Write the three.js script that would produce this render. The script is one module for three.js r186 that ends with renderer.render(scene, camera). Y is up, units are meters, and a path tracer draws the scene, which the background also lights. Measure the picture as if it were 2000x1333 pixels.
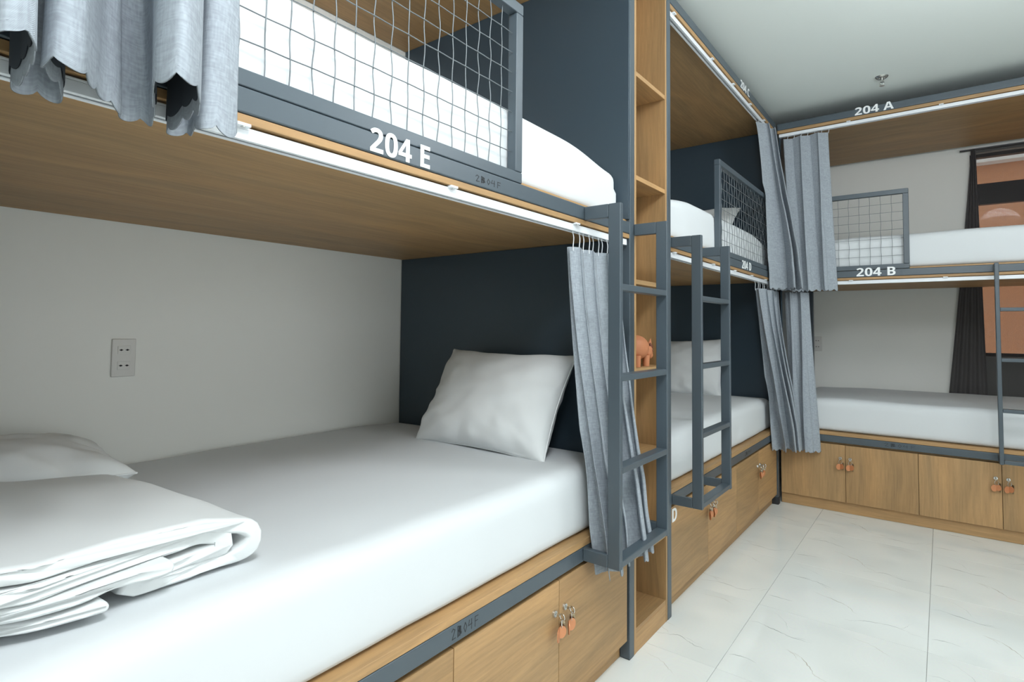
import * as THREE from 'three';
import { RoundedBoxGeometry } from 'three/addons/geometries/RoundedBoxGeometry.js';
import { mergeGeometries as mergeRaw } from 'three/addons/utils/BufferGeometryUtils.js';
import { FontLoader } from 'three/addons/loaders/FontLoader.js';
import { TextGeometry } from 'three/addons/geometries/TextGeometry.js';
import { RectAreaLightUniformsLib } from 'three/addons/lights/RectAreaLightUniformsLib.js';

// ------------------------------------------------------------------ camera, sky, light, exposure
const scene = new THREE.Scene();
const F = 1103.776, CY = 592.624, D2R = Math.PI / 180;
const camera = new THREE.PerspectiveCamera(2 * Math.atan(666.5 / F) / D2R, 2000 / 1333, 0.03, 60);
camera.position.set(0.93, 1.209, 0);
camera.rotation.order = 'YXZ';
camera.rotation.set(2.505 * D2R, 37.298 * D2R, 0.564 * D2R);
camera.setViewOffset(2000, 1333, 0, 666.5 - CY, 2000, 1333);
camera.updateProjectionMatrix();
const renderer = new THREE.WebGLRenderer({ antialias: true });
renderer.toneMapping = THREE.LinearToneMapping;
renderer.toneMappingExposure = 0.81;
renderer.shadowMap.enabled = true;
RectAreaLightUniformsLib.init();
scene.background = new THREE.Color().setRGB(0.90, 0.97, 0.99);      // overcast sky, seen through the two windows
scene.backgroundIntensity = 3.6;
const LAMP_COLOR = 0xf6faff;                       // the ceiling lamps are built in ceilingLamp()

// ------------------------------------------------------------------ random, noise
function rng(seed) { let a = seed >>> 0; return () => { a = (a + 0x6D2B79F5) | 0; let t = Math.imul(a ^ (a >>> 15), 1 | a); t = (t + Math.imul(t ^ (t >>> 7), 61 | t)) ^ t; return ((t ^ (t >>> 14)) >>> 0) / 4294967296; }; }
const R0 = rng(12345);
const PERM = new Float32Array(65536); { const r = rng(99); for (let i = 0; i < 65536; i++) PERM[i] = r(); }
function vn(x, y, px, py, s) {                                     // value noise, periodic px by py
  const xi = Math.floor(x), yi = Math.floor(y), fx = x - xi, fy = y - yi;
  const h = (i, j) => PERM[((((i % px) + px) % px) * 131 + (((j % py) + py) % py) * 7919 + s * 3571) & 65535];
  const u = fx * fx * (3 - 2 * fx), v = fy * fy * (3 - 2 * fy);
  return (h(xi, yi) * (1 - u) + h(xi + 1, yi) * u) * (1 - v) + (h(xi, yi + 1) * (1 - u) + h(xi + 1, yi + 1) * u) * v;
}
const sn = (x, y, s = 0) => vn(x, y, 4096, 4096, s) * 2 - 1;
const sm = (a, b, x) => { const t = Math.min(1, Math.max(0, (x - a) / (b - a))); return t * t * (3 - 2 * t); };
const lerp = (a, b, t) => a + (b - a) * t;

// ------------------------------------------------------------------ textures
function dataTex(w, h, fn, srgb = true) {
  const d = new Uint8Array(w * h * 4);
  for (let y = 0; y < h; y++) for (let x = 0; x < w; x++) {
    const c = fn(x / w, y / h), k = (y * w + x) * 4;
    for (let i = 0; i < 3; i++) d[k + i] = Math.max(0, Math.min(255, c[i]));
    d[k + 3] = 255;
  }
  const t = new THREE.DataTexture(d, w, h, THREE.RGBAFormat);
  t.wrapS = t.wrapT = THREE.RepeatWrapping; t.magFilter = THREE.LinearFilter; t.minFilter = THREE.LinearMipmapLinearFilter; t.generateMipmaps = true;
  if (srgb) t.colorSpace = THREE.SRGBColorSpace;
  t.needsUpdate = true; return t;
}
function woodTex(base, seed) {                                     // grain runs along u
  return dataTex(1024, 1024, (u, v) => {
    const warp = (vn(u * 4, v * 6, 4, 6, seed) - .5) * 1.1 + (vn(u * 9, v * 14, 9, 14, seed + 5) - .5) * .35;
    const ring = vn(u * 3, v * 22 + warp * 2.2, 3, 22, seed + 1);
    const band = vn(u * 2, v * 9 + warp, 2, 9, seed + 2);
    const streak = vn(u * 10, v * 120 + warp * 3, 10, 120, seed + 3);
    const pore = vn(u * 34, v * 420, 34, 420, seed + 4);
    let k = 1 + (ring - .5) * .085 + (band - .5) * .07 + (streak - .5) * .10 + (pore - .5) * .07;
    if (pore > .86) k -= .05;
    const warm = (band - .5) * 5;
    return [base[0] * k + warm, base[1] * k, base[2] * k - warm * .7];
  });
}
const texOak = woodTex([180, 143, 98], 3), texOak2 = woodTex([174, 138, 94], 17);
for (const t of [texOak, texOak2]) t.repeat.set(1 / 1.3, 1 / 0.75);
const texWeave = dataTex(128, 128, (u, v) => {
  const a = Math.sin((u * 16 + v * 16) * Math.PI * 2) * .5 + .5, b = Math.sin(u * 32 * Math.PI * 2) * .5 + .5, n = vn(u * 64, v * 64, 64, 64, 8);
  const k = 110 + a * 70 + b * 30 + n * 40; return [k, k, k];
}, false);
texWeave.repeat.set(1 / .03, 1 / .03);
const texHeather = dataTex(512, 512, (u, v) => {                   // slubby threads of the curtain cloth
  const k = 1 + (vn(u * 160, v * 40, 160, 40, 31) - .5) * .10 + (vn(u * 30, v * 200, 30, 200, 32) - .5) * .10;
  return [206 * k, 210 * k, 215 * k];
});
texHeather.repeat.set(1 / .35, 1 / .35);
function marbleTex(seed) {
  const S = 1024, cv = document.createElement('canvas'); cv.width = cv.height = S; const g = cv.getContext('2d'), r = rng(seed);
  g.fillStyle = 'rgb(240,243,239)'; g.fillRect(0, 0, S, S);
  for (let i = 0; i < 26; i++) {                                   // broad pale clouds in the stone print
    const x = r() * S, y = r() * S, rad = 90 + r() * 170, gr = g.createRadialGradient(x, y, 0, x, y, rad);
    const t = r() > .5 ? '230,234,231' : '246,247,243';
    gr.addColorStop(0, `rgba(${t},.5)`); gr.addColorStop(1, `rgba(${t},0)`); g.fillStyle = gr; g.fillRect(0, 0, S, S);
  }
  const vein = (x, y, ang, len, w, a, warm) => {
    let px = x, py = y;
    for (let i = 0; i < len; i++) {
      const th = ang + Math.sin(i * .13 + seed) * .35 + (r() - .5) * 1.1, st = 7 + r() * 8;
      const nx = px + Math.cos(th) * st, ny = py + Math.sin(th) * st, f = Math.sin(Math.PI * Math.min(1, (i + 2) / len));
      const pulse = .45 + .55 * Math.abs(Math.sin(i * .21 + seed * 2.1));
      g.strokeStyle = warm ? `rgba(138,118,92,${a * f * pulse})` : `rgba(105,108,104,${a * f * pulse})`;
      g.lineWidth = w * (.5 + f * .9) * (.6 + pulse * .7); g.beginPath(); g.moveTo(px, py); g.lineTo(nx, ny); g.stroke();
      px = nx; py = ny;
      if (r() < .05 && len > 20) vein(px, py, ang + (r() - .5) * 1.6, len * .35 | 0, w * .5, a * .6, warm);
    }
  };
  vein(0, S * .30, .10, 46, 3.4, .55, false);
  vein(S * .28, S * .52, .55, 40, 3.2, .5, true);
  vein(S * .52, S * .86, -.12, 46, 3.0, .5, false);
  vein(S * .02, S * .80, .12, 18, 4.5, .5, false);
  vein(S * .6, S * .1, .3, 30, 1.8, .35, true);
  vein(S * .1, S * .05, .8, 30, 1.4, .3, false);
  const t = new THREE.CanvasTexture(cv); t.colorSpace = THREE.SRGBColorSpace; t.wrapS = t.wrapT = THREE.RepeatWrapping; return t;
}

// ------------------------------------------------------------------ materials
const std = (o) => new THREE.MeshStandardMaterial(o);
const lin = (r, g, b) => new THREE.Color().setRGB(r, g, b);
const M = {
  oak: std({ map: texOak, color: lin(.92, .92, .92), roughness: .52, bumpMap: texOak, bumpScale: .0004 }),
  oak2: std({ map: texOak2, color: lin(.90, .90, .90), roughness: .52, bumpMap: texOak2, bumpScale: .0004 }),
  oakEdge: std({ color: lin(.58, .40, .22), map: null, roughness: .55 }),
  navy: std({ color: lin(.040, .062, .082), roughness: .30 }),
  steel: new THREE.MeshPhysicalMaterial({ color: lin(.062, .083, .100), roughness: .42, clearcoat: .25, clearcoatRoughness: .35 }),
  foot: std({ color: lin(.018, .02, .024), roughness: .6 }),
  wire: std({ color: lin(.16, .18, .19), roughness: .4, metalness: .3 }),
  white: std({ color: lin(.78, .81, .84), roughness: .35 }),
  paint: std({ color: lin(.82, .82, .78), roughness: .85 }),
  ceil: std({ color: lin(.85, .91, .88), roughness: .8 }),
  sheet: std({ color: lin(.66, .685, .70), roughness: .85 }),
  cotton: std({ color: lin(.73, .75, .75), roughness: .9 }),
  drape: new THREE.MeshPhysicalMaterial({ map: texHeather, color: lin(.52, .55, .575), roughness: .95, bumpMap: texWeave, bumpScale: .0004, sheen: .25, sheenRoughness: .6, side: THREE.DoubleSide }),
  sheer: std({ color: lin(.060, .056, .056), roughness: .9, transparent: true, opacity: .48, side: THREE.DoubleSide }),
  darkCloth: std({ color: lin(.075, .070, .070), roughness: .95, side: THREE.DoubleSide }),
  letter: std({ color: lin(.86, .88, .88), roughness: .5 }),
  ink: std({ color: lin(.02, .022, .025), roughness: .6 }),
  chrome: std({ color: lin(.62, .62, .6), roughness: .22, metalness: 1 }),
  brass: std({ color: lin(.36, .30, .2), roughness: .35, metalness: 1 }),
  copper: std({ color: lin(.62, .26, .12), roughness: .38, metalness: .35 }),
  plastic: std({ color: lin(.66, .65, .62), roughness: .45 }),
  hole: std({ color: lin(.012, .012, .012), roughness: .8 }),
  clay: std({ color: lin(.50, .19, .085), roughness: .6 }),
  clayDark: std({ color: lin(.16, .045, .02), roughness: .6 }),
  frame: std({ color: lin(.03, .03, .032), roughness: .45 }),
  glass: new THREE.MeshPhysicalMaterial({ color: 0xffffff, transmission: 1, thickness: 0, roughness: .02, ior: 1.5 }),
  brickwall: std({ color: lin(.56, .27, .14), roughness: .9 }),
  rubber: std({ color: lin(.02, .02, .022), roughness: .7 }),
  fold_shade: std({ color: lin(.045, .055, .068), roughness: .95, side: THREE.DoubleSide }),  // shade inside the near curtain folds, given as a dark colour
  hem: std({ color: lin(.20, .215, .235), roughness: .95 }),
  joint: std({ color: lin(.70, .71, .69), roughness: .9 }),
};
M.lampGlow = std({ color: 0xffffff, emissive: LAMP_COLOR, emissiveIntensity: 2.2, roughness: .4 });

// ------------------------------------------------------------------ geometry helpers
function mergeGeometries(list) { return mergeRaw(list.map((g) => { const n = g.index ? g.toNonIndexed() : g; for (const k of Object.keys(n.attributes)) if (!list.every((q) => q.attributes[k])) n.deleteAttribute(k); return n; })); }
function uvGrain(g, grain = 'x', off = [R0() * 3, R0() * 3]) {     // uv in metres, u along the grain axis
  if (g.index) g = g.toNonIndexed();
  const p = g.attributes.position, n = g.attributes.normal, uv = new Float32Array(p.count * 2), ax = { x: 0, y: 1, z: 2 }[grain];
  for (let t = 0; t < p.count; t += 3) {
    const m = [0, 0, 0];
    for (let k = 0; k < 3; k++) { m[0] += n.getX(t + k); m[1] += n.getY(t + k); m[2] += n.getZ(t + k); }
    let d = 0; for (let k = 1; k < 3; k++) if (Math.abs(m[k]) > Math.abs(m[d])) d = k;
    const others = [0, 1, 2].filter((k) => k !== d);
    let ua = others.includes(ax) ? ax : others[0], va = others.find((k) => k !== ua);
    for (let k = 0; k < 3; k++) { const c = [p.getX(t + k), p.getY(t + k), p.getZ(t + k)]; uv[(t + k) * 2] = c[ua] + off[0]; uv[(t + k) * 2 + 1] = c[va] + off[1]; }
  }
  g.setAttribute('uv', new THREE.BufferAttribute(uv, 2)); return g;
}
// box between corners, rounded by r
function box(x0, x1, y0, y1, z0, z1, r = .002, grain = 'x', seg = 1) {
  const w = Math.abs(x1 - x0), h = Math.abs(y1 - y0), d = Math.abs(z1 - z0);
  const rr = Math.min(r, w * .45, h * .45, d * .45);
  const g = rr > 0 ? new RoundedBoxGeometry(w, h, d, seg, rr) : new THREE.BoxGeometry(w, h, d);
  g.translate((x0 + x1) / 2, (y0 + y1) / 2, (z0 + z1) / 2);
  return uvGrain(g, grain);
}
function part(name, geo, mat, parent) {
  const m = new THREE.Mesh(geo, mat); m.name = name; m.castShadow = m.receiveShadow = true; parent.add(m); return m;
}
function sub(name, parent) { const g = new THREE.Group(); g.name = name; parent.add(g); return g; }
const taken = {};
function numbered(n) { const k = taken[n] = (taken[n] ?? -1) + 1; return k ? `${n}_${String(k).padStart(3, '0')}` : n; }
function thing(name, label, category, group) {
  const o = new THREE.Group(); o.name = numbered(name); scene.add(o);
  o.userData = { label, category }; if (group) o.userData.group = group; return o;
}
function structure(name, label) {
  const o = new THREE.Group(); o.name = name; scene.add(o); o.userData = { kind: 'structure', label, category: name.split('_')[0] }; return o;
}
// put the origin of a thing at the middle of its base, then turn and place it
function settle(o, pos = [0, 0, 0], turn = 0) {
  const b = new THREE.Box3().setFromObject(o), c = new THREE.Vector3((b.min.x + b.max.x) / 2, b.min.y, (b.min.z + b.max.z) / 2);
  for (const k of o.children) k.position.sub(c);
  o.rotation.y = turn; o.position.copy(c.applyAxisAngle(new THREE.Vector3(0, 1, 0), turn)).add(new THREE.Vector3(...pos)); return o;
}
function tube(pts, r, seg = 24, rad = 6, tension = .5) {
  const c = new THREE.CatmullRomCurve3(pts.map((p) => new THREE.Vector3(...p)), false, 'catmullrom', tension);
  return new THREE.TubeGeometry(c, seg, r, rad, false);
}
// cloth of thickness th over a grid; f(u, v) gives the middle surface, v = 0 at the top
function cloth(nu, nv, f, th, uvScale = [1, 1], shift = 0) {
  const P = [], Q = new THREE.Vector3();
  for (let j = 0; j <= nv; j++) for (let i = 0; i <= nu; i++) P.push(f(i / nu, j / nv, i, j));
  const at = (i, j) => P[Math.max(0, Math.min(nv, j)) * (nu + 1) + Math.max(0, Math.min(nu, i))];
  const pos = [], uv = [], idx = [], A = new THREE.Vector3(), B = new THREE.Vector3();
  const N = [];
  for (let j = 0; j <= nv; j++) for (let i = 0; i <= nu; i++) {
    A.subVectors(at(i + 1, j), at(i - 1, j)); B.subVectors(at(i, j + 1), at(i, j - 1)); N.push(new THREE.Vector3().crossVectors(B, A).normalize());
  }
  const row = (nu + 1) * (nv + 1);
  for (const s of [1, -1]) for (let k = 0; k < row; k++) {
    Q.copy(P[k]).addScaledVector(N[k], s * th / 2 + shift); pos.push(Q.x, Q.y, Q.z);
    uv.push((k % (nu + 1)) / nu * uvScale[0], Math.floor(k / (nu + 1)) / nv * uvScale[1]);
  }
  const id = (s, i, j) => s * row + j * (nu + 1) + i;
  for (let j = 0; j < nv; j++) for (let i = 0; i < nu; i++) {
    const a = id(0, i, j), b = id(0, i + 1, j), c = id(0, i, j + 1), d = id(0, i + 1, j + 1);
    idx.push(a, c, b, b, c, d); const o = row; idx.push(a + o, b + o, c + o, b + o, d + o, c + o);
  }
  for (let i = 0; i < nu; i++) for (const [j, w] of [[0, 1], [nv, 0]]) {
    const a = id(0, i, j), b = id(0, i + 1, j), c = id(1, i, j), d = id(1, i + 1, j); w ? idx.push(a, b, c, b, d, c) : idx.push(a, c, b, b, c, d);
  }
  for (let j = 0; j < nv; j++) for (const [i, w] of [[0, 0], [nu, 1]]) {
    const a = id(0, i, j), b = id(0, i, j + 1), c = id(1, i, j), d = id(1, i, j + 1); w ? idx.push(a, b, c, b, d, c) : idx.push(a, c, b, b, c, d);
  }
  const g = new THREE.BufferGeometry();
  g.setAttribute('position', new THREE.Float32BufferAttribute(pos, 3)); g.setAttribute('uv', new THREE.Float32BufferAttribute(uv, 2));
  g.setIndex(idx); g.computeVertexNormals(); return g;
}
const font = await new FontLoader().loadAsync('fonts/droid/droid_sans_bold.typeface.json');
// letters facing +z, between x0 and x1, standing on y0, each its own small solid
function lettering(str, x0, x1, y0, h, z, parent, name = 'lettering', gap = null) {
  const grp = sub(name, parent);
  const g0 = new TextGeometry(str, { font, size: 1, depth: .02, curveSegments: 6, bevelEnabled: false }); g0.computeBoundingBox();
  const b = g0.boundingBox, sx = (x1 - x0) / (b.max.x - b.min.x), sy = h / (b.max.y - b.min.y);
  let pen = -b.min.x; const data = font.data;
  for (const ch of str) {
    const adv = (data.glyphs[ch]?.ha ?? data.resolution / 2) / data.resolution;
    if (ch !== ' ') {
      const g = new TextGeometry(ch, { font, size: 1, depth: .02, curveSegments: 6, bevelEnabled: false });
      g.translate(pen, -b.min.y, 0); g.scale(sx, sy, .05); g.translate(x0, y0, z);
      part('letter', g, M.letter, grp);
    }
    pen += adv;
  }
  return grp;
}
// pencilled marks: polylines in a 0..1 box, laid on the face z
function handwriting(strokes, x0, x1, y0, y1, z, parent) {
  const gs = [];
  for (const s of strokes) for (let i = 0; i + 1 < s.length; i++) {
    const [ax, ay] = s[i], [bx, by] = s[i + 1], A = [lerp(x0, x1, ax), lerp(y0, y1, ay)], B = [lerp(x0, x1, bx), lerp(y0, y1, by)];
    const L = Math.hypot(B[0] - A[0], B[1] - A[1]) + .0012, g = new THREE.BoxGeometry(L, .0019, .0004);
    g.rotateZ(Math.atan2(B[1] - A[1], B[0] - A[0])); g.translate((A[0] + B[0]) / 2, (A[1] + B[1]) / 2, z + .0002); gs.push(g);
  }
  return part('handwriting', mergeGeometries(gs), M.ink, parent);
}
const SCRAWL = [
  [[0, .75], [.05, .95], [.12, .8], [.02, .1], [.14, .12]],
  [[.22, .05], [.22, .95], [.34, .8], [.22, .55], [.36, .3], [.22, .05]], [[.24, .1], [.27, .9], [.3, .1], [.32, .85], [.35, .2]],
  [[.45, .5], [.5, .9], [.56, .5], [.5, .1], [.45, .5]],
  [[.66, .9], [.62, .45], [.76, .5]], [[.74, .9], [.74, .05]],
  [[.88, .05], [.88, .9], [1, .88]], [[.88, .5], [.98, .5]],
];

// ------------------------------------------------------------------ the room
const Q = Math.PI / 2;
const XW = -1.26, ZB = -5.54, XR = 3.40, ZF = 1.7, CEIL = 2.80;
{
  const fl = structure('floor', 'polished white marble tiled floor');
  part('screed', box(XW - .15, XR + .15, -.12, -.009, ZB - .15, ZF + .15, 0), M.joint, fl);
  const mats = [5, 23, 41].map((s) => std({ map: marbleTex(s), roughness: .07 }));
  const tg = box(-.2993, .2993, -.009, 0, -.2993, .2993, .0005, 'x');
  { const p = tg.attributes.position, uv = tg.attributes.uv; for (let i = 0; i < p.count; i++) uv.setXY(i, p.getX(i) / .6 + .5, .5 - p.getZ(i) / .6); }
  const r = rng(7);
  for (let i = -4; i < 6; i++) for (let j = -7; j < 7; j++) {
    const x = .862 + i * .6 + .3, z = -2.1 + j * .6 + .3;
    if (x < -1.0 || z < -5.5 || z > 2 || x > 3.7) continue;
    if (x < -.1 || (z < -4.5)) { if (r() < 2 && (x < -.4 || z < -4.9)) continue; }
    const t = part('tile', tg, mats[Math.abs(i * 2 + j) % 3 === 0 ? 0 : (r() * 3 | 0)], fl); t.position.set(x, 0, z);
  }
  const ce = structure('ceiling', 'plain white painted ceiling');
  part('slab', box(XW - .15, XR + .15, CEIL, CEIL + .12, ZB - .15, ZF + .15, 0), M.ceil, ce);
  const wl = structure('wall_left', 'plain off-white wall behind the bunk row');
  part('plaster', box(XW - .12, XW, 0, CEIL, ZB, ZF, 0), M.paint, wl);
  const wr = structure('wall_right', 'plain off-white side wall with a wide window');
  { const z0 = -2.2, z1 = 1.2, y0 = .55, y1 = 2.45, X = [XR, XR + .14];
    part('plaster', mergeGeometries([box(...X, 0, CEIL, ZB, z0, 0), box(...X, 0, CEIL, z1, ZF, 0), box(...X, 0, y0, z0, z1, 0), box(...X, y1, CEIL, z0, z1, 0)]), M.paint, wr); }
  const wf = structure('wall_front', 'plain off-white wall');
  part('plaster', box(XW - .12, XR + .14, 0, CEIL, ZF, ZF + .12, 0), M.paint, wf);
  const holes = (name, label, z0, z1, x0, x1, y0, y1) => {
    const w = structure(name, label);
    const gs = [box(XW - .12, x0, 0, CEIL, z0, z1, 0), box(x1, XR + .12, 0, CEIL, z0, z1, 0), box(x0, x1, 0, y0, z0, z1, 0), box(x0, x1, y1, CEIL, z0, z1, 0)];
    part('plaster', mergeGeometries(gs), M.paint, w); return w;
  };
  holes('wall_back', 'plain off-white wall behind the corner bunk', ZB - .14, ZB, 1.12, 2.04, 1.03, 2.58);
  const win = (name, label, z, x0, x1, y0, y1, bars, t = .05) => {
    const w = structure(name, label);
    part('window_frame', mergeGeometries([box(x0, x1, y0, y0 + t, z - .03, z + .03), box(x0, x1, y1 - t, y1, z - .03, z + .03), box(x0, x0 + t, y0 + t, y1 - t, z - .03, z + .03), box(x1 - t, x1, y0 + t, y1 - t, z - .03, z + .03)]), M.frame, w);
    for (const b of bars) part('window_bar', box(...b, z - .028, z + .028), M.frame, w);
    part('pane', box(x0 + t, x1 - t, y0 + t, y1 - t, z - .003, z + .003, 0), M.glass, w);
    return w;
  };
  win('window_1', 'dark framed window behind the sheer curtain', ZB - .08, 1.12, 2.04, 1.03, 2.58, [[1.145, 2.015, 2.19, 2.35], [1.60, 1.65, 1.055, 2.19]], .025);
  { const w = win('window_2', 'wide dark framed window in the side wall', 0, -1.7, 1.7, .55, 2.45, [[-.59, -.54, .60, 2.40], [.54, .59, .60, 2.40]]);
    w.rotation.y = -Q; w.position.set(XR + .08, 0, -.5); }
  { const d = structure('door_1', 'plain white door in the front wall');
    part('leaf', box(1.55, 2.40, .005, 2.08, ZF - .045, ZF - .002, .003), M.white, d);
    part('door_frame', mergeGeometries([box(1.49, 1.55, 0, 2.14, ZF - .05, ZF - .001), box(2.40, 2.46, 0, 2.14, ZF - .05, ZF - .001), box(1.55, 2.40, 2.08, 2.14, ZF - .05, ZF - .001)]), M.white, d);
    part('handle', box(1.60, 1.72, 1.02, 1.04, ZF - .09, ZF - .07, .006), M.chrome, d); }
  const out = thing('neighbour_facade', 'orange rendered facade outside the curtained window', 'facade');
  part('render', box(-1.5, 5.5, -1, 6, -7.75, -7.6, 0), M.brickwall, out);
  part('ledge', box(-1.5, 5.5, 2.95, 3.15, -7.6, -7.45, .005), M.plastic, out);
  settle(out);
}
// ------------------------------------------------------------------ ceiling lamps
function ceilingLamp(x, z, power, label) {
  const o = thing('pendant_lamp', label, 'lamp', 'round pendant lamps'), yc = 2.50;
  part('ceiling_rose', new THREE.CylinderGeometry(.055, .06, .03, 32).translate(x, CEIL - .015, z), M.white, o);
  part('stem', new THREE.CylinderGeometry(.008, .008, CEIL - .03 - yc - .10, 12).translate(x, (CEIL - .03 + yc + .10) / 2, z), M.white, o);
  const pts = [[0, -.10], [.10, -.095], [.18, -.075], [.222, -.035], [.228, 0], [.222, .035], [.18, .075], [.10, .095], [0, .10]].map(([a, b]) => new THREE.Vector2(a, b));
  part('lamp_diffuser', new THREE.LatheGeometry(pts, 40).translate(x, yc, z), M.lampGlow, o);
  settle(o);
  const l = new THREE.PointLight(LAMP_COLOR, power, 0, 2); l.position.set(x, yc, z); l.castShadow = true; l.shadow.radius = 10; l.shadow.mapSize.set(1024, 1024); l.shadow.bias = -.002; scene.add(l);
}
ceilingLamp(1.00, -0.20, 7.2, 'round white glowing pendant lamp beside bunk 204 E');
ceilingLamp(1.50, -2.35, 3.9, 'round white glowing pendant lamp facing bunk 204 D');

// ------------------------------------------------------------------ bunk beds (local: x along the bed, y up, z out of the front)
const Y = { railL0: .462, railL1: .507, boardL: .530, under: 1.550, boardU0: 1.566, railU0: 1.567, railU1: 1.612, deck: 1.622, roof0: 2.630, roof1: 2.652, top: 2.700 };
const LOCKS = [];                                                  // places of the locks, for the keys
function bunk(label, opt) {
  const o = thing('bunk_bed', label, 'bunk bed'), { L, dep, doors, doorX0, pairs, grainDoor } = opt;
  const px = opt.posts ?? [0, L - .04];
  for (const x of px) {
    if (!opt.noFront?.includes(x)) part('post', box(x, x + .04, .002, Y.top, -.04, 0, .003), M.steel, o);
    part('post', box(x, x + .04, .002, Y.top, -dep, -dep + .04, .003), M.steel, o);
    if (!opt.noFront?.includes(x)) part('foot', opt.caps?.includes(x) ? box(x - .003, x + .043, 0, .05, -.043, .003, .003) : box(x + .001, x + .039, 0, .006, -.039, -.001, .001), M.foot, o);
  }
  const [a, b] = opt.span ?? [.04, L - .04];
  // lower deck
  part('lower_rail', box(a, b, Y.railL0, Y.railL1, -.04, 0, .004), M.steel, o);
  part('lower_board', box(a, b, Y.railL1 + .001, Y.boardL, -dep, -.001, .0015), M.oak, o);
  // upper deck
  part('underside_panel', box(a, b, Y.under, Y.boardU0, -dep, -.002, .0015), M.oak2, o);
  part('upper_rail', box(a, b, Y.railU0, Y.railU1, -.04, 0, .004), M.steel, o);
  part('back_rail', box(a, b, Y.railU0, Y.railU1, -dep, -dep + .04, .004), M.steel, o);
  part('upper_board', box(a, b, Y.railU1 + .001, Y.deck, -dep, -.014, .001), M.oak, o);
  // roof
  part('roof_panel', box(a, b, Y.roof0, Y.roof1, -dep, -.002, .0015), M.oak2, o);
  part('roof_rail', box(a, b, Y.roof1 + .001, Y.top, -.04, 0, .004), M.steel, o);
  part('dark_gap_sheet', box(a, b, Y.roof1 + .001, Y.roof1 + .010, -dep, -.041, .001), M.navy, o);  // unseen dark sheet, added so the gap above the roof stays dim
  // end panels
  for (const x of opt.panels) {
    part('end_panel', box(x, x + .012, Y.boardL + .001, Y.under - .001, -dep + .001, -.0415, .001), M.navy, o);
    if (!opt.openFoot || x > 1) part('end_panel', box(x, x + .012, Y.deck + .001, Y.roof0 - .001, -dep + .001, opt.panelFront ?? -.0415, .001), M.navy, o);
  }
  // storage under the bed
  part('plinth', box(a, b, .001, .070, -.060, opt.plinth ?? -.040, .001), M.oak, o);
  part('carcass', box(a, b, .071, Y.railL0 - .002, -dep + .02, -.042, .001), M.oak2, o);
  const w = opt.doorW;
  for (let i = 0; i < doors; i++) {
    const x0 = doorX0 + i * w + .0012, x1 = Math.min(doorX0 + (i + 1) * w - .0012, b + .002);
    const d = part('door', box(x0, x1, .074, .449, -.022, -.004, .0012, grainDoor), [M.oak, M.oak2][(i + opt.seed) % 2], o);
    const leftOf = pairs.includes(i + 1), rightOf = pairs.includes(i);
    if (leftOf || rightOf) {
      const lx = leftOf ? x1 - .027 : x0 + .027, ly = .362;
      part('lock', new THREE.CylinderGeometry(.0095, .0105, .006, 20).rotateX(Math.PI / 2).translate(lx, ly, -.001), M.chrome, d);
      LOCKS.push({ x: lx, y: ly, z: .002, opt, leftOf });
    }
  }
  part('top_filler', box(a, b, .4500, Y.railL0 - .001, -.041, -.030, .0005), M.oak, o);
  // curtain tracks under both panels
  for (const y of [Y.under, Y.roof0]) {
    const t = sub('curtain_track', o), x0 = a + .01, x1 = b - .01;
    part('channel', mergeGeometries([box(x0, x1, y - .008, y - .004, -.036, -.008, .001), box(x0, x1, y - .026, y - .008, -.012, -.008, .001), box(x0, x1, y - .026, y - .008, -.036, -.032, .001), box(x0, x1, y - .026, y - .023, -.017, -.012, .001), box(x0, x1, y - .026, y - .023, -.032, -.027, .001)]), M.white, t);
    for (const cx of opt.clips) {
      part('clip', box(cx - .012, cx + .012, y - .006, y - .0005, -.040, .004, .001), M.white, t);
      part('screw', new THREE.CylinderGeometry(.004, .004, .004, 10).translate(cx, y - .0055, -.001), M.chrome, t);
    }
  }
  // guard
  if (opt.guard) {
    const [g0, g1, pitch, rows] = opt.guard, s = sub('guard', o), t = .031, y0 = Y.railU1 + .002, y1 = 2.128;
    part('frame_bar', box(g0, g1, y0, y0 + t, -t - .004, -.004, .003), M.steel, s);
    part('frame_bar', box(g0, g1, y1 - t, y1, -t - .004, -.004, .003), M.steel, s);
    for (const x of [g0, g1 - t]) part('frame_bar', box(x, x + t, y0 + t, y1 - t, -t - .004, -.004, .003), M.steel, s);
    const iy0 = y0 + t - .004, iy1 = y1 - t + .004, ix0 = g0 + t, ix1 = g1 - t, n = Math.round((ix1 - ix0) / pitch), dy = (y1 - y0 - 2 * t) / rows;
    for (let i = 1; i < n; i++) {
      const x = lerp(ix0, ix1, i / n), pts = [], ph = i % 2 ? 1 : -1;
      for (let k = 0; k <= rows * 6; k++) { const y = lerp(iy0, iy1, k / (rows * 6)), c = Math.cos((y - y0 - t) / dy * Math.PI); pts.push([x + Math.sin((y - y0 - t) / dy * Math.PI + i * 1.3) * .0011, y, -.020 + ph * c * .0019]); }
      part('wire', tube(pts, .0014, rows * 6, 5), M.wire, s);
    }
    for (let j = 1; j < rows; j++) {
      const y = y0 + t + j * dy, pts = [], m = n * 4;
      for (let k = 0; k <= m; k++) { const x = lerp(ix0 - .004, ix1 + .004, k / m), c = Math.cos((x - ix0) / (ix1 - ix0) * n * Math.PI); pts.push([x, y, -.020 + (j % 2 ? 1 : -1) * c * -.0007]); }
      part('wire', tube(pts, .0014, m, 5), M.wire, s);
    }
  }
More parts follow.
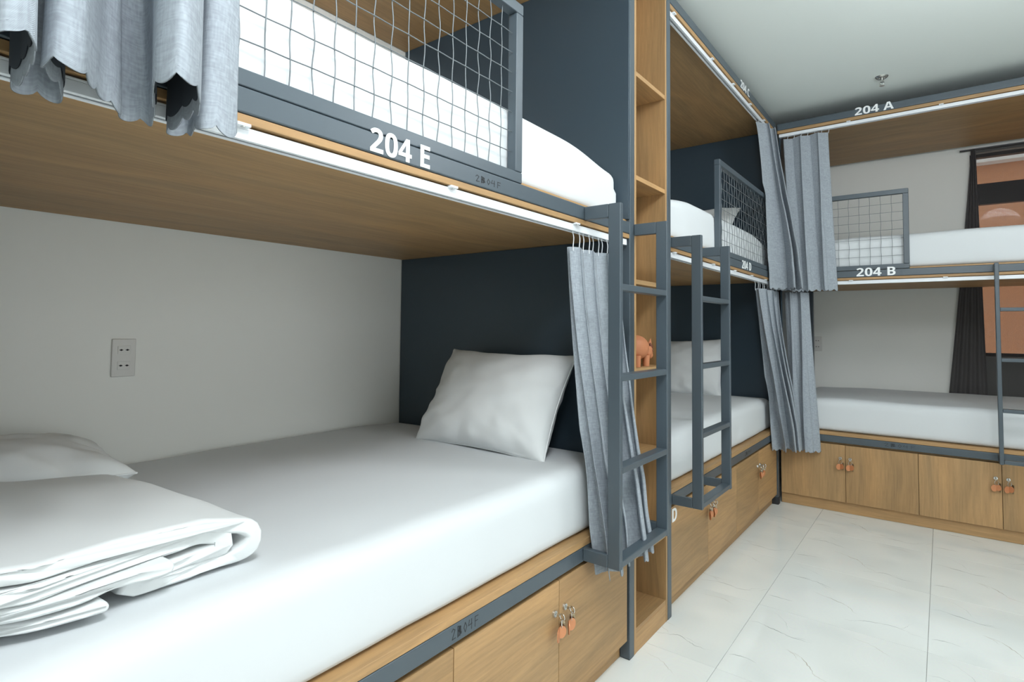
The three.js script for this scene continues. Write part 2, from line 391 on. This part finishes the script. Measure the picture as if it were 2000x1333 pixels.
  // ladder
  if (opt.ladder) {
    const s = sub('ladder', o), [l0, l1] = opt.ladder, zi = .088, zo = .131, t = .020;
    for (const x of [l0, l1]) {
      part('stile', box(x, x + t, Y.railL0 + .004, Y.railU1 - .003, zi, zo, .003), M.steel, s);
      part('arm', box(x, x + t, Y.railU1 - .047, Y.railU1 - .003, .0005, zi, .003), M.steel, s);
      part('arm', box(x, x + t, Y.railL0 + .004, Y.railL1 - .001, .0005, zi, .003), M.steel, s);
    }
    for (const y of [1.331, 1.044, .757, .470]) part('rung', box(l0 + t, l1, y, y + .021, zi + .002, zo - .001, .003), M.steel, s);
  }
  if (opt.extra) opt.extra(o);
  settle(o, opt.pos, opt.turn);
  return o;
}
const EPOS = [0, 0, 0], DPOS = [0, 0, -2.313], BPOS = [0, 0, -4.360];
const optE = { L: 1.99, dep: 1.255, doors: 4, doorX0: .088, doorW: .4625, pairs: [1, 3], grainDoor: 'x', seed: 0, openFoot: true, panels: [.041, 1.938], panelFront: -.0005, clips: [.10, .47, .985, 1.565], guard: [.05, 1.268, .0485, 8], ladder: [1.607, 1.983], pos: EPOS, turn: Q, span: [.04, 1.9495],
  extra: (o) => {
    lettering('204 E', .733, .903, 1.570, .052, .0005, o, 'bed_number');
    handwriting(SCRAWL, 1.065, 1.165, 1.578, 1.596, 0, o);
    handwriting(SCRAWL, 1.00, 1.095, .472, .500, 0, o);
  } };
bunk('bunk bed 204 E with a folded duvet on its lower mattress', optE);
const optD = { L: 2.02, dep: 1.255, doors: 4, doorX0: .042, doorW: .48, pairs: [1, 3], grainDoor: 'x', seed: 1, panels: [.041, 1.966], clips: [.09, .62, 1.00, 1.36, 1.70], guard: [.738, 1.96, .0485, 8], ladder: [.042, .432], caps: [1.98], pos: DPOS, turn: Q, span: [.04, 1.98],
  extra: (o) => {
    lettering('204 D', 1.130, 1.330, 1.572, .050, .0005, o, 'bed_number');
    lettering('204 C', 1.130, 1.325, 2.655, .050, .0005, o, 'bed_number');
    lettering('D', .055, .108, .385, .056, -.0035, o, 'door_letter');
    handwriting(SCRAWL, 1.16, 1.30, .474, .498, 0, o);
  } };
bunk('bunk bed 204 D between the open shelf and the room corner', optD);
const optB = { L: 2.10, dep: 1.13, doors: 5, doorX0: .006, doorW: .394, pairs: [1, 3], grainDoor: 'y', seed: 0, panels: [.006, 2.046], posts: [.004, 2.06], noFront: [.004], clips: [.45, .95, 1.5], guard: [.046, .772, .058, 8], ladder: [1.172, 1.55], pos: BPOS, turn: 0, span: [.004, 2.058], plinth: -.024,
  extra: (o) => {
    lettering('204 B', .482, .697, 1.572, .056, .0005, o, 'bed_number');
    lettering('204 A', .488, .705, 2.656, .052, .0005, o, 'bed_number');
    handwriting(SCRAWL, .62, .78, .474, .498, 0, o);
  } };
bunk('bunk bed 204 B with cupboard doors along the back wall', optB);

// ------------------------------------------------------------------ keys hanging in the locks
LOCKS.forEach((k, i) => {
  const who = k.opt === optE ? 'E' : k.opt === optD ? 'D' : 'B', pairNo = Math.floor((i % 4) / 2), side = k.leftOf ? 0 : 1;
  if (who === 'E' && pairNo === 0) return;                         // wholly outside the frame
  const names = {
    E: ['copper tagged keys in the lock further from the ladder under bunk 204 E', 'copper tagged keys in the lock nearer to the ladder under bunk 204 E'],
    D0: ['copper tagged keys in the lock under the ladder foot of bunk 204 D', 'copper tagged keys in the second lock beyond the ladder foot of 204 D'],
    D1: ['copper tagged keys in the third lock from the shelf under bunk 204 D', 'copper tagged keys in the lock closest to the corner under 204 D'],
    B0: ['copper tagged keys in the lock of the corner cupboard door under 204 B', 'copper tagged keys in the lock of the second door from the corner under 204 B'],
    B1: ['copper tagged keys in the lock of the third door from the corner under 204 B', 'copper tagged keys in the lock of the door beneath the ladder of bunk 204 B'],
  };
  const lab = (names[who + pairNo] ?? names.E)[side];
  const o = thing('key_ring', lab, 'keys', 'keys in the cupboard locks'), r = rng(50 + i), { x, y, z } = k;
  part('key_shank', box(x - .0013, x + .0013, y - .0035, y + .0035, z + .0005, z + .014, .0005), M.chrome, o);
  part('key_bow', new THREE.TorusGeometry(.0085, .0028, 8, 20).scale(1, 1, .6).rotateY(Q * .9).translate(x, y - .002, z + .022), M.chrome, o);
  const rg = part('ring', new THREE.TorusGeometry(.013, .0011, 6, 28).rotateY(.5 + r() * .6).translate(x + .003, y - .021, z + .019), M.chrome, o);
  const disc = (dx, dy, ry, s) => {
    const g = new THREE.CylinderGeometry(.0165 * s, .0165 * s, .0024, 26).rotateX(Q).rotateY(ry); g.scale(1, 1.18, 1); g.translate(x + dx, y + dy, z + .016);
    const d = part('tag', g, M.copper, o); return d;
  };
  disc(-.008, -.054, .35 + r() * .4, 1); disc(.009, -.050, -.25 - r() * .4, .92);
  const sp = mergeGeometries([box(-.0012, .0012, -.034, 0, -.003, .003, .0004), box(-.0013, .0013, -.001, .016, -.0085, .0085, .001)].map((g) => g));
  sp.rotateY(.6); sp.translate(x + .018, y - .040, z + .012); part('spare_key', sp, M.brass, o);
  settle(o, k.opt.pos, k.opt.turn);
});

// ------------------------------------------------------------------ shelf tower between bunks E and D
const SH = { x0: 1.992, x1: 2.310, dep: .36 };
{
  const o = thing('open_shelf', 'tall narrow oak shelf tower between the two bunk beds', 'shelf'), { x0, x1, dep } = SH, t = .015;
  part('side_panel', box(x0, x0 + t, .001, 2.70, -dep, -.001, .001, 'y'), M.oak, o);
  part('side_panel', box(x1 - t, x1, .001, 2.70, -dep, -.001, .001, 'y'), M.oak2, o);
  part('back_panel', box(x0 + t, x1 - t, .07, 2.70, -dep, -dep + .01, 0, 'y'), M.oak2, o);
  part('kick_board', box(x0 + t, x1 - t, .001, .072, -.02, -.002, .001), M.oak, o);
  for (const y of [.072, .345, .70, 1.040, 1.382, 1.788, 2.198, 2.68]) part('shelf', box(x0 + t, x1 - t, y, y + .018, -dep + .01, -.003, .001), y > 1.5 ? M.oak : M.oak2, o);
  settle(o, EPOS, Q);
}
// ------------------------------------------------------------------ figurine on the shelf
function blob(cx, cy, cz, rx, ry, rz) { return new THREE.SphereGeometry(1, 24, 18).scale(rx, ry, rz).translate(cx, cy, cz); }
{
  const o = thing('animal_figurine', 'orange-brown clay animal figurine standing on the shelf behind the ladder', 'figurine');
  const y = 1.0585, X = 2.135, Z = -.062;
  part('body', mergeGeometries([blob(X, y + .076, Z, .072, .050, .048), blob(X + .072, y + .060, Z + .004, .036, .035, .034)]), M.clay, o);
  part('snout', new THREE.CylinderGeometry(.013, .017, .024, 20).rotateZ(Q - .5).translate(X + .106, y + .046, Z + .006), M.clay, o);
  for (const dz of [-.020, .020]) part('ear', new THREE.ConeGeometry(.013, .036, 14).rotateZ(-.5).translate(X + .092, y + .098, Z + dz), M.clay, o);
  for (const [dx, dz] of [[-.04, .024], [-.04, -.024], [.045, .024], [.045, -.024]]) part('leg', new THREE.CylinderGeometry(.015, .013, .045, 14).translate(X + dx, y + .0225, Z + dz), M.clay, o);
  for (const [dx, dy, dz, r] of [[.086, .078, .030, .010], [.098, .062, .027, .008], [.070, .088, .032, .007], [.080, .062, .035, .006]]) part('patch', blob(X + dx, y + dy, Z + dz, r, r, .004), M.clayDark, o);
  settle(o, EPOS, Q);
}

// ------------------------------------------------------------------ mattresses
function mattress(label, x0, x1, y0, y1, z0, z1, pos, turn, seed) {
  const o = thing('mattress', label, 'mattress', 'white sheeted mattresses');
  const nx = 90, nz = 56, ny = 12, rr = .052, w = x1 - x0, h = y1 - y0, d = z1 - z0;
  const g = new THREE.BoxGeometry(w, h, d, nx, ny, nz), p = g.attributes.position, v = new THREE.Vector3(), c = new THREE.Vector3();
  for (let i = 0; i < p.count; i++) {
    v.fromBufferAttribute(p, i);
    const rb = v.y < 0 ? .025 : rr, q = new THREE.Vector3(Math.max(-w / 2 + rb, Math.min(w / 2 - rb, v.x)), Math.max(-h / 2 + rb, Math.min(h / 2 - rb, v.y)), Math.max(-d / 2 + rb, Math.min(d / 2 - rb, v.z)));
    c.subVectors(v, q); if (c.lengthSq() > 1e-10) { const n = c.clone().normalize(); v.copy(q).addScaledVector(n, rb); }
    const a = v.x + 10 + seed * 3, b = v.z + 10;
    const dent = .006 * sn(a * 2.1, b * 2.3, 4) + .0022 * sn(a * 6, b * 7, 5);
    if (v.y > 0) v.y -= .045 * Math.pow(sm(.45, 1, Math.abs(v.x) / (w / 2)), 2) * (y0 > 1 ? 1 : .35) * sm(-.2, .5, v.y / h);
    if (v.y > 0) v.y += dent * sm(-h / 2, h / 2, v.y);
    const tuck = .0035 * sn(a * 9, (v.y + 5) * 3, 6) * (1 - sm(-.3, .3, v.y / h));
    v.z += Math.sign(v.z) * tuck * sm(.8, 1, Math.abs(v.z) / (d / 2)); v.x += Math.sign(v.x) * .004 * sn(b * 9, v.y * 3 + 5, 7) * sm(.9, 1, Math.abs(v.x) / (w / 2));
    p.setXYZ(i, v.x, v.y, v.z);
  }
  g.translate((x0 + x1) / 2, (y0 + y1) / 2, (z0 + z1) / 2); 
  const gi = weld(g); part('fitted_sheet', gi, M.sheet, o);
  settle(o, pos, turn); return o;
}
function weld(g) {                                                 // share vertices by place and smooth the normals
  const p = g.attributes.position, map = new Map(), pos = [], idx = [], src = g.index ? g.index.array : [...Array(p.count).keys()];
  const re = new Int32Array(p.count);
  for (let i = 0; i < p.count; i++) {
    const k = [p.getX(i), p.getY(i), p.getZ(i)].map((q) => Math.round(q * 5e4)).join();
    if (!map.has(k)) { map.set(k, pos.length / 3); pos.push(p.getX(i), p.getY(i), p.getZ(i)); }
    re[i] = map.get(k);
  }
  for (let i = 0; i < src.length; i += 3) { const a = re[src[i]], b = re[src[i + 1]], c = re[src[i + 2]]; if (a !== b && b !== c && a !== c) idx.push(a, b, c); }
  const o = new THREE.BufferGeometry(); o.setAttribute('position', new THREE.Float32BufferAttribute(pos, 3)); o.setIndex(idx); o.computeVertexNormals(); return o;
}
mattress('white sheeted mattress under the folded duvet on bunk 204 E', .060, 1.930, .5325, .752, -1.250, -.030, EPOS, Q, 1);
mattress('white sheeted mattress behind the wire guard lettered 204 E', .060, 1.926, 1.624, 1.846, -1.250, -.037, EPOS, Q, 2);
mattress('white sheeted mattress on the lower bunk behind the ladder of 204 D', .060, 1.960, .5325, .752, -1.250, -.030, DPOS, Q, 3);
mattress('white sheeted mattress behind the wire guard lettered 204 D', .060, 1.960, 1.624, 1.846, -1.250, -.037, DPOS, Q, 4);
mattress('white sheeted mattress above the cupboard doors of bunk 204 B', .052, 2.044, .5325, .752, -1.125, -.030, BPOS, 0, 5);
mattress('white sheeted mattress behind the wire guard lettered 204 B', .052, 2.044, 1.624, 1.846, -1.125, -.037, BPOS, 0, 6);

// ------------------------------------------------------------------ pillows
function pillowGeo(w, h, t, seed, wr = 1) {                        // lies in x-y, thick along z
  const n = 56, gs = [];
  const P = (u, v, s) => {
    const eu = 1 - Math.abs(u) ** 3.2, ev = 1 - Math.abs(v) ** 3.2, th = t / 2 * Math.pow(Math.max(0, eu), .55) * Math.pow(Math.max(0, ev), .55);
    const pull = 1 - .075 * (1 - u * u), pullv = 1 - .055 * (1 - v * v);
    const x = u * w / 2 * (1 - .055 * (1 - v * v)), y = v * h / 2 * (1 - .075 * (1 - u * u));
    const a = u * 3 + 20 + seed * 5, b = v * 3 + 20, edge = Math.max(Math.abs(u), Math.abs(v));
    const radial = sn(Math.atan2(v, u) * 5 + 30, edge * 2 + seed, 9) * sm(.45, .95, edge) * (1 - sm(.96, 1, edge));
    const wrk = wr * (.0075 * radial + .006 * sn(a, b, 10) + .003 * sn(a * 2.7 + b, b * 2.2, 11)) * Math.min(1, th / (t * .12));
    return new THREE.Vector3(x, y, s * (th + wrk + .0015));
  };
  for (const s of [1, -1]) {
    const pos = [], idx = [];
    for (let j = 0; j <= n; j++) for (let i = 0; i <= n; i++) {
      const f = (k) => { const q = k / n * 2 - 1; return Math.sin(q * Math.PI / 2); };
      const q = P(f(i), f(j), s); pos.push(q.x, q.y, q.z);
    }
    for (let j = 0; j < n; j++) for (let i = 0; i < n; i++) { const a = j * (n + 1) + i, b = a + 1, c = a + n + 1, d = c + 1; s > 0 ? idx.push(a, b, d, a, d, c) : idx.push(a, d, b, a, c, d); }
    const g = new THREE.BufferGeometry(); g.setAttribute('position', new THREE.Float32BufferAttribute(pos, 3)); g.setIndex(idx); g.computeVertexNormals(); gs.push(g);
  }
  // piping along the seam
  const rim = []; const m = 160;
  for (let k = 0; k <= m; k++) { const a = k / m * 4, e = a % 1 * 2 - 1, q = Math.floor(a) % 4; const [u, v] = q === 0 ? [e, -1] : q === 1 ? [1, e] : q === 2 ? [-e, 1] : [-1, -e]; const c = P(u, v, 1); rim.push([c.x, c.y, 0]); }
  return { face: mergeGeometries(gs), rim: tube(rim, .0026, 320, 6) };
}
function pillow(label, w, h, t, seed, place, wr) {
  const o = thing('pillow', label, 'pillow', 'white pillows'), g = pillowGeo(w, h, t, seed, wr);
  for (const k of ['face', 'rim']) { g[k].applyMatrix4(place); }
  part('pillowcase', g.face, M.cotton, o); part('seam', g.rim, M.cotton, o);
  return o;
}
const mat4 = (pos, e, order = 'YXZ') => new THREE.Matrix4().compose(new THREE.Vector3(...pos), new THREE.Quaternion().setFromEuler(new THREE.Euler(...e, order)), new THREE.Vector3(1, 1, 1));
// world places: faces +z, leans back against the headboard
settle(pillow('white pillow leaning on the navy headboard of the lower bunk 204 E', .625, .425, .18, 1, mat4([-.480, .927, -1.735], [-.55, .02, -.01]), 1));
settle(pillow('white pillow lying flat by the wall behind the folded duvet', .66, .46, .17, 2, mat4([-.99, .826, -.285], [-Q, 0, Q - .10]), 1.6));
settle(pillow('white pillow leaning on the far headboard of the lower bunk 204 D', .66, .44, .15, 3, mat4([-.66, .925, -4.165], [-.34, 0, .03]), 1.2));
settle(pillow('white pillow on the upper mattress of bunk 204 D', .60, .42, .13, 4, mat4([-.50, 1.955, -4.02], [-.95, 0, .06]), 1));

// ------------------------------------------------------------------ folded duvet
{
  const o = thing('folded_duvet', 'thick white duvet folded in layers on the lower bunk 204 E', 'duvet');
  // middle line of the folded sheet seen from the room: a = along the bed, b = height
  const line = [[-.10, .092], [.10, .096], [.30, .092], [.42, .084], [.485, .070], [.502, .050], [.490, .030], [.45, .015], [.36, .012], [.28, .016], [.31, .030], [.40, .033], [.448, .042], [.454, .055], [.425, .066], [.30, .067], [.15, .066], [0, .064], [-.10, .062]];
  const low = [[-.10, .014], [.05, .013], [.16, .014], [.235, .016]], midl = [[-.10, .040], [.06, .039], [.18, .041], [.27, .045], [.335, .048]];
  const ribbon = (pts, th) => {
    const c = new THREE.CatmullRomCurve3(pts.map(([a, b]) => new THREE.Vector3(a, b, 0)), false, 'centripetal'), n = pts.length * 7, P = c.getSpacedPoints(n), up = [], dn = [];
    for (let i = 0; i <= n; i++) {
      const t = new THREE.Vector3().subVectors(P[Math.min(n, i + 1)], P[Math.max(0, i - 1)]).normalize();
      up.push(new THREE.Vector2(P[i].x - t.y * th / 2, P[i].y + t.x * th / 2)); dn.push(new THREE.Vector2(P[i].x + t.y * th / 2, P[i].y - t.x * th / 2));
    }
    const e = P[n], tE = new THREE.Vector3().subVectors(P[n], P[n - 1]).normalize();
    const cap = []; for (let k = 1; k < 8; k++) { const a = Math.PI / 2 - k / 8 * Math.PI, cx = Math.cos(a) * th / 2, cy = Math.sin(a) * th / 2; cap.push(new THREE.Vector2(e.x + tE.x * cx - tE.y * cy, e.y + tE.y * cx + tE.x * cy)); }
    return new THREE.Shape([...up, ...cap, ...dn.reverse()]);
  };
  const layer = (pts, th, z0, z1, seed, name, slope) => {
    const g = new THREE.ExtrudeGeometry(ribbon(pts, th), { depth: z1 - z0, steps: 26, bevelEnabled: true, bevelThickness: .012, bevelSize: .006, bevelOffset: -.006, bevelSegments: 4 });
    g.translate(0, 0, z0); const p = g.attributes.position;
    for (let i = 0; i < p.count; i++) {
      const x = p.getX(i), y = p.getY(i), z = p.getZ(i), f = sm(-.02, .03, y);
      const wob = .010 * sn(x * 5 + 9, z * 4 + 9, 21) + .005 * sn(x * 13 + 9, z * 7 + 9, 22);
      const lip = .028 * sn(x * 5.5 + seed * 7, seed + 3, 23) + .010 * sn(x * 19 + seed * 3, 5, 24);      // the front edge of each layer wanders
      const k = sm(z0 + .1, z1, z);
      p.setXYZ(i, x + .012 * sn(z * 6 + 4, y * 20 + 3, 25) * sm(.1, .45, x), y * (1 + .10 * (1 - sm(-.62, -.1, z)) * -1) + wob * f * .7, z + (lip + slope * (x - .30)) * k);
    }
    part(name, weld(g), M.cotton, o);
  };
  layer(line, .0275, -.71, -.105, 1, 'outer_fold', 0);
  layer(midl, .023, -.70, -.082, 2, 'inner_fold', .12);
  layer(low, .021, -.70, -.070, 3, 'bottom_fold', .30);
  for (const c of o.children) c.geometry.rotateY(.06);
  settle(o, [-.015, .757, -.10], Q);
}

// ------------------------------------------------------------------ curtains
function drapeThing(label, f, len, drop, hooks, pos, turn, nu = 150, nv = 46) {
  const o = thing('curtain', label, 'curtain', 'grey bunk curtains');
  part('fabric', cloth(nu, nv, f, .0022, [len, drop]), M.drape, o);
  for (const [x, y, z, yt] of hooks) {
    const h = part('hook', mergeGeometries([tube([[x, yt, z], [x + .002, (y + yt) / 2 + .004, z + .003], [x, y, z + .002], [x - .003, y - .016, z + .004]], .0016, 14, 6), new THREE.SphereGeometry(.0042, 10, 8).translate(x, yt, z)]), M.white, o);
  }
  settle(o, pos, turn); return o;
}
// straight gathered curtain: a row of folds whose width opens towards the hem
function gathered(q) {
  const f = (u, v) => {
    const ease = Math.pow(v, q.pow ?? 1), s = sm(0, 1, v);
    const x0 = lerp(q.x0[0], q.x0[1], ease), x1 = lerp(q.x1[0], q.x1[1], ease) , zc = lerp(q.z[0], q.z[1], q.zpow ? Math.pow(v, q.zpow) : ease);
    const uu = u + .018 * sn(u * 6 + q.seed, 3, 41) + .012 * sn(u * 3 + q.seed, v * 2 + 4, 42);
    const ph = uu * q.n * Math.PI * 2 + q.seed + .5 * sn(v * 2.2 + q.seed, uu * 3, 43) * v;
    const am = lerp(q.amp[0], q.amp[1], s) * (1 + .45 * sn(uu * q.n * 1.1 + 7, q.seed, 44));
    const y0 = q.y[0] + (q.sag ?? .004) * Math.cos(ph * 1), y1 = q.y[1];
    const sc = q.scallop ?? .028, hem = Math.abs(Math.sin(u * q.nsc * Math.PI)) * sc * .5;
    const bul = (q.bulge ?? 0) * Math.sin(Math.PI * v) * (.4 + .6 * u);
    let zz = zc + am * (1 + Math.sin(ph)) * .5 * (q.out ?? 1) + bul + .004 * sn(u * 9, v * 9 + q.seed, 45) * s;
    const xx = lerp(x0, x1, uu) + am * .35 * Math.sin(ph * 2 + .8) + (q.lean ? q.lean(u, v) : 0);
    if (q.minz !== undefined) zz = Math.max(zz, q.minz(v));
    return new THREE.Vector3(xx, lerp(y0, y1, v) - hem * sm(.93, 1, v), zz);
  };
  return f;
}
const hookRow = (n, x0, x1, y, z, yt) => Array.from({ length: n }, (_, i) => [lerp(x0, x1, i / (n - 1)), y, z + (i % 2) * .004, yt]);
// 204 E, lower berth
drapeThing('pale grey curtain gathered behind the ladder of the lower bunk 204 E',
  gathered({ x0: [1.530, 1.640], x1: [1.905, 1.968], y: [1.472, .424], z: [-.034, .022], zpow: 1.5, n: 4.3, amp: [.026, .070], seed: 2.2, scallop: .018, nsc: 22, pow: 1.1, minz: (v) => lerp(-.036, .009, sm(.35, .74, v)) }),
  1.1, 1.05, hookRow(11, 1.575, 1.90, 1.478, -.024, 1.524), EPOS, Q, 220, 60);
// 204 D, upper and lower berth
drapeThing('grey curtain gathered at the corner end of the upper bunk 204 D',
  gathered({ x0: [1.60, 1.80], x1: [1.945, 1.965], y: [2.590, 1.500], z: [-.030, .008], zpow: .6, n: 2.9, amp: [.06, .14], seed: 4.1, nsc: 30, pow: .8, minz: (v) => lerp(-.034, .006, sm(.25, .45, v)) }),
  1.1, 1.08, hookRow(8, 1.63, 1.93, 2.594, -.022, 2.607), DPOS, Q, 170, 50);
drapeThing('grey curtain gathered at the corner end of the lower bunk 204 D',
  gathered({ x0: [1.48, 1.79], x1: [1.94, 1.965], y: [1.478, .420], z: [-.030, .008], zpow: 1.3, n: 3.1, amp: [.05, .13], seed: 1.3, nsc: 30, pow: .85, minz: (v) => lerp(-.036, .008, sm(.35, .7, v)) }),
  1.1, 1.05, hookRow(8, 1.51, 1.92, 1.482, -.024, 1.524), DPOS, Q, 170, 50);
// 204 A and B
drapeThing('grey curtain drawn to the corner under the sign 204 A',
  gathered({ x0: [.035, .10], x1: [.335, .385], y: [2.586, 1.492], z: [-.028, .016], zpow: .5, n: 2.7, amp: [.03, .055], seed: .6, nsc: 24, minz: (v) => lerp(-.032, .006, sm(.2, .4, v)) }),
  .9, 1.08, hookRow(7, .07, .33, 2.592, -.022, 2.607), BPOS, 0, 150, 46);
drapeThing('grey curtain bunched at the corner of the lower bunk 204 B',
  gathered({ x0: [.03, .10], x1: [.190, .240], y: [1.478, .405], z: [-.03, .012], zpow: 1.2, n: 2.2, amp: [.03, .07], seed: 3.3, nsc: 20, bulge: .02, minz: (v) => lerp(-.036, .008, sm(.35, .7, v)) }),
  .9, 1.05, hookRow(5, .09, .185, 1.482, -.024, 1.524), BPOS, 0, 140, 46);
// 204 E, upper berth: deep folds seen from below; plan of the hem in world x, z
{
  const plan = [[.02, -.05], [.10, -.08], [.17, -.115], [.214, -.127], [.205, -.148], [.16, -.160], [.08, -.168], [.014, -.172], [.011, -.215], [.07, -.205], [.14, -.172], [.168, -.180], [.163, -.200], [.132, -.219], [.085, -.245], [.058, -.272], [.020, -.285], [.012, -.318], [.06, -.312], [.13, -.285], [.19, -.268], [.228, -.278], [.205, -.306], [.150, -.334], [.08, -.346], [.014, -.350], [.011, -.378], [.05, -.372], [.085, -.372], [.088, -.395], [.069, -.427]];
  const c = new THREE.CatmullRomCurve3(plan.map(([x, z]) => new THREE.Vector3(x, 0, z)), false, 'centripetal'), L = c.getLength();
  const f = (u, v) => {
    const p = c.getPointAt(u), ease = Math.pow(v, .8), y1 = 1.500, nsc = 33, hem = Math.sqrt(Math.abs(Math.sin(u * nsc * Math.PI))) * .013 + .004 * sn(u * 40, 2, 61);
    const xt = -.024 + (p.x - .1) * .10, zt = lerp(-.06, -.40, u);
    return new THREE.Vector3(lerp(xt, p.x, sm(0, .62, v)) + .006 * sn(u * 7, v * 6, 62) * v, lerp(2.600, y1 + .006, v) - hem * sm(.95, 1, v), lerp(zt, p.z, ease));
  };
  const o = thing('curtain', 'pale grey scalloped curtain hanging in deep folds beside the wire guard of 204 E', 'curtain', 'grey bunk curtains');
  part('fabric', cloth(360, 60, f, .0022, [L, 1.1]), M.drape, o);
  part('fold_shade', cloth(300, 40, (u, v) => f(.004 + u * .992, v * .985), .001, [L, 1.1], -.0024), M.fold_shade, o);  // added dark layer behind the fabric; deep fold shade put into its colour
  for (const v of [.9915]) { const pts = []; for (let i = 0; i <= 300; i++) { const q = f(i / 300, v); pts.push([q.x, q.y, q.z]); } part('hem_stitch', tube(pts, .0011, 600, 4), M.hem, o); }
  settle(o);
}
// sheer curtain at the back window
{
  const o = thing('sheer_curtain', 'dark grey sheer curtain hanging at the back wall window', 'curtain');
  const f = (u, v) => {
    const x0 = lerp(1.14, 1.12, v), x1 = 2.04, ph = u * 9 * Math.PI * 2 + .8 * sn(u * 5, v * 1.5, 51), am = lerp(.006, .008, v);
    return new THREE.Vector3(lerp(x0, x1, u) + .008 * Math.sin(ph * 2), lerp(2.60, .60, v), ZB + .014 + am * Math.sin(ph));
  };
  part('fabric', cloth(180, 30, f, .001, [1.4, 2]), M.sheer, o);
  settle(o);
  const p = thing('window_curtain', 'opaque dark grey curtain panel at the edge of the back window', 'curtain');
  part('fabric', cloth(90, 30, (u, v) => {
    const ph = u * 4 * Math.PI * 2 + .6 * sn(u * 4 + 2, v * 1.5, 52);
    return new THREE.Vector3(lerp(lerp(1.128, .948, Math.pow(v, 1.1)), lerp(1.155, 1.19, v), u), lerp(2.60, .60, v), ZB + .034 + lerp(.005, .008, v) * Math.sin(ph));
  }, .002, [.5, 2]), M.darkCloth, p);
  part('rod', new THREE.CylinderGeometry(.007, .007, 1.0, 16).rotateZ(Q).translate(1.56, 2.604, ZB + .022), M.frame, p);
  settle(p);
}

// ------------------------------------------------------------------ wall sockets
function socket(label, pos, turn) {
  const o = thing('power_outlet', label, 'outlet', 'double wall sockets');
  part('plate', box(-.035, .035, -.063, .063, 0, .008, .003, 'x', 2), M.plastic, o);
  for (const y of [.026, -.026]) {
    const s = part('insert', box(-.019, .019, y - .014, y + .014, .006, .0095, .0015), M.plastic, o);
    for (const x of [-.009, .009]) part('hole', mergeGeometries([new THREE.CylinderGeometry(.0032, .0032, .001, 14).rotateX(Q).translate(x, y, .0097), box(x - .0055, x + .0055, y - .0012, y + .0012, .0094, .0101, .0002)]), M.hole, s);
  }
  for (const [k, v] of [[pos, turn]]) { o.position.set(...k); o.rotation.y = v; }
}
socket('white double socket on the wall above the lower bunk 204 E mattress', [XW + .0005, 1.0965, -.724], Q);
socket('white double socket on the back wall beside the corner curtain', [.061, 1.098, ZB + .0005], 0);

// ------------------------------------------------------------------ sprinkler
{
  const o = thing('fire_sprinkler', 'chrome fire sprinkler head hanging from the ceiling', 'sprinkler'), x = .657, z = -4.146;
  part('escutcheon', new THREE.LatheGeometry([[0, -.014], [.018, -.014], [.03, -.008], [.036, 0]].map((p) => new THREE.Vector2(...p)), 28).translate(x, CEIL, z), M.chrome, o);
  part('nozzle', new THREE.CylinderGeometry(.008, .011, .022, 16).translate(x, CEIL - .024, z), M.chrome, o);
  part('yoke', mergeGeometries([-1, 1].map((s) => tube([[x + s * .008, CEIL - .030, z], [x + s * .012, CEIL - .042, z], [x, CEIL - .056, z]], .002, 12, 6))), M.chrome, o);
  part('deflector', new THREE.CylinderGeometry(.015, .015, .002, 24).translate(x, CEIL - .058, z), M.chrome, o);
  settle(o);
}
scene.traverse((o) => { if (o.isMesh) { o.castShadow = true; o.receiveShadow = true; } });
renderer.render(scene, camera);
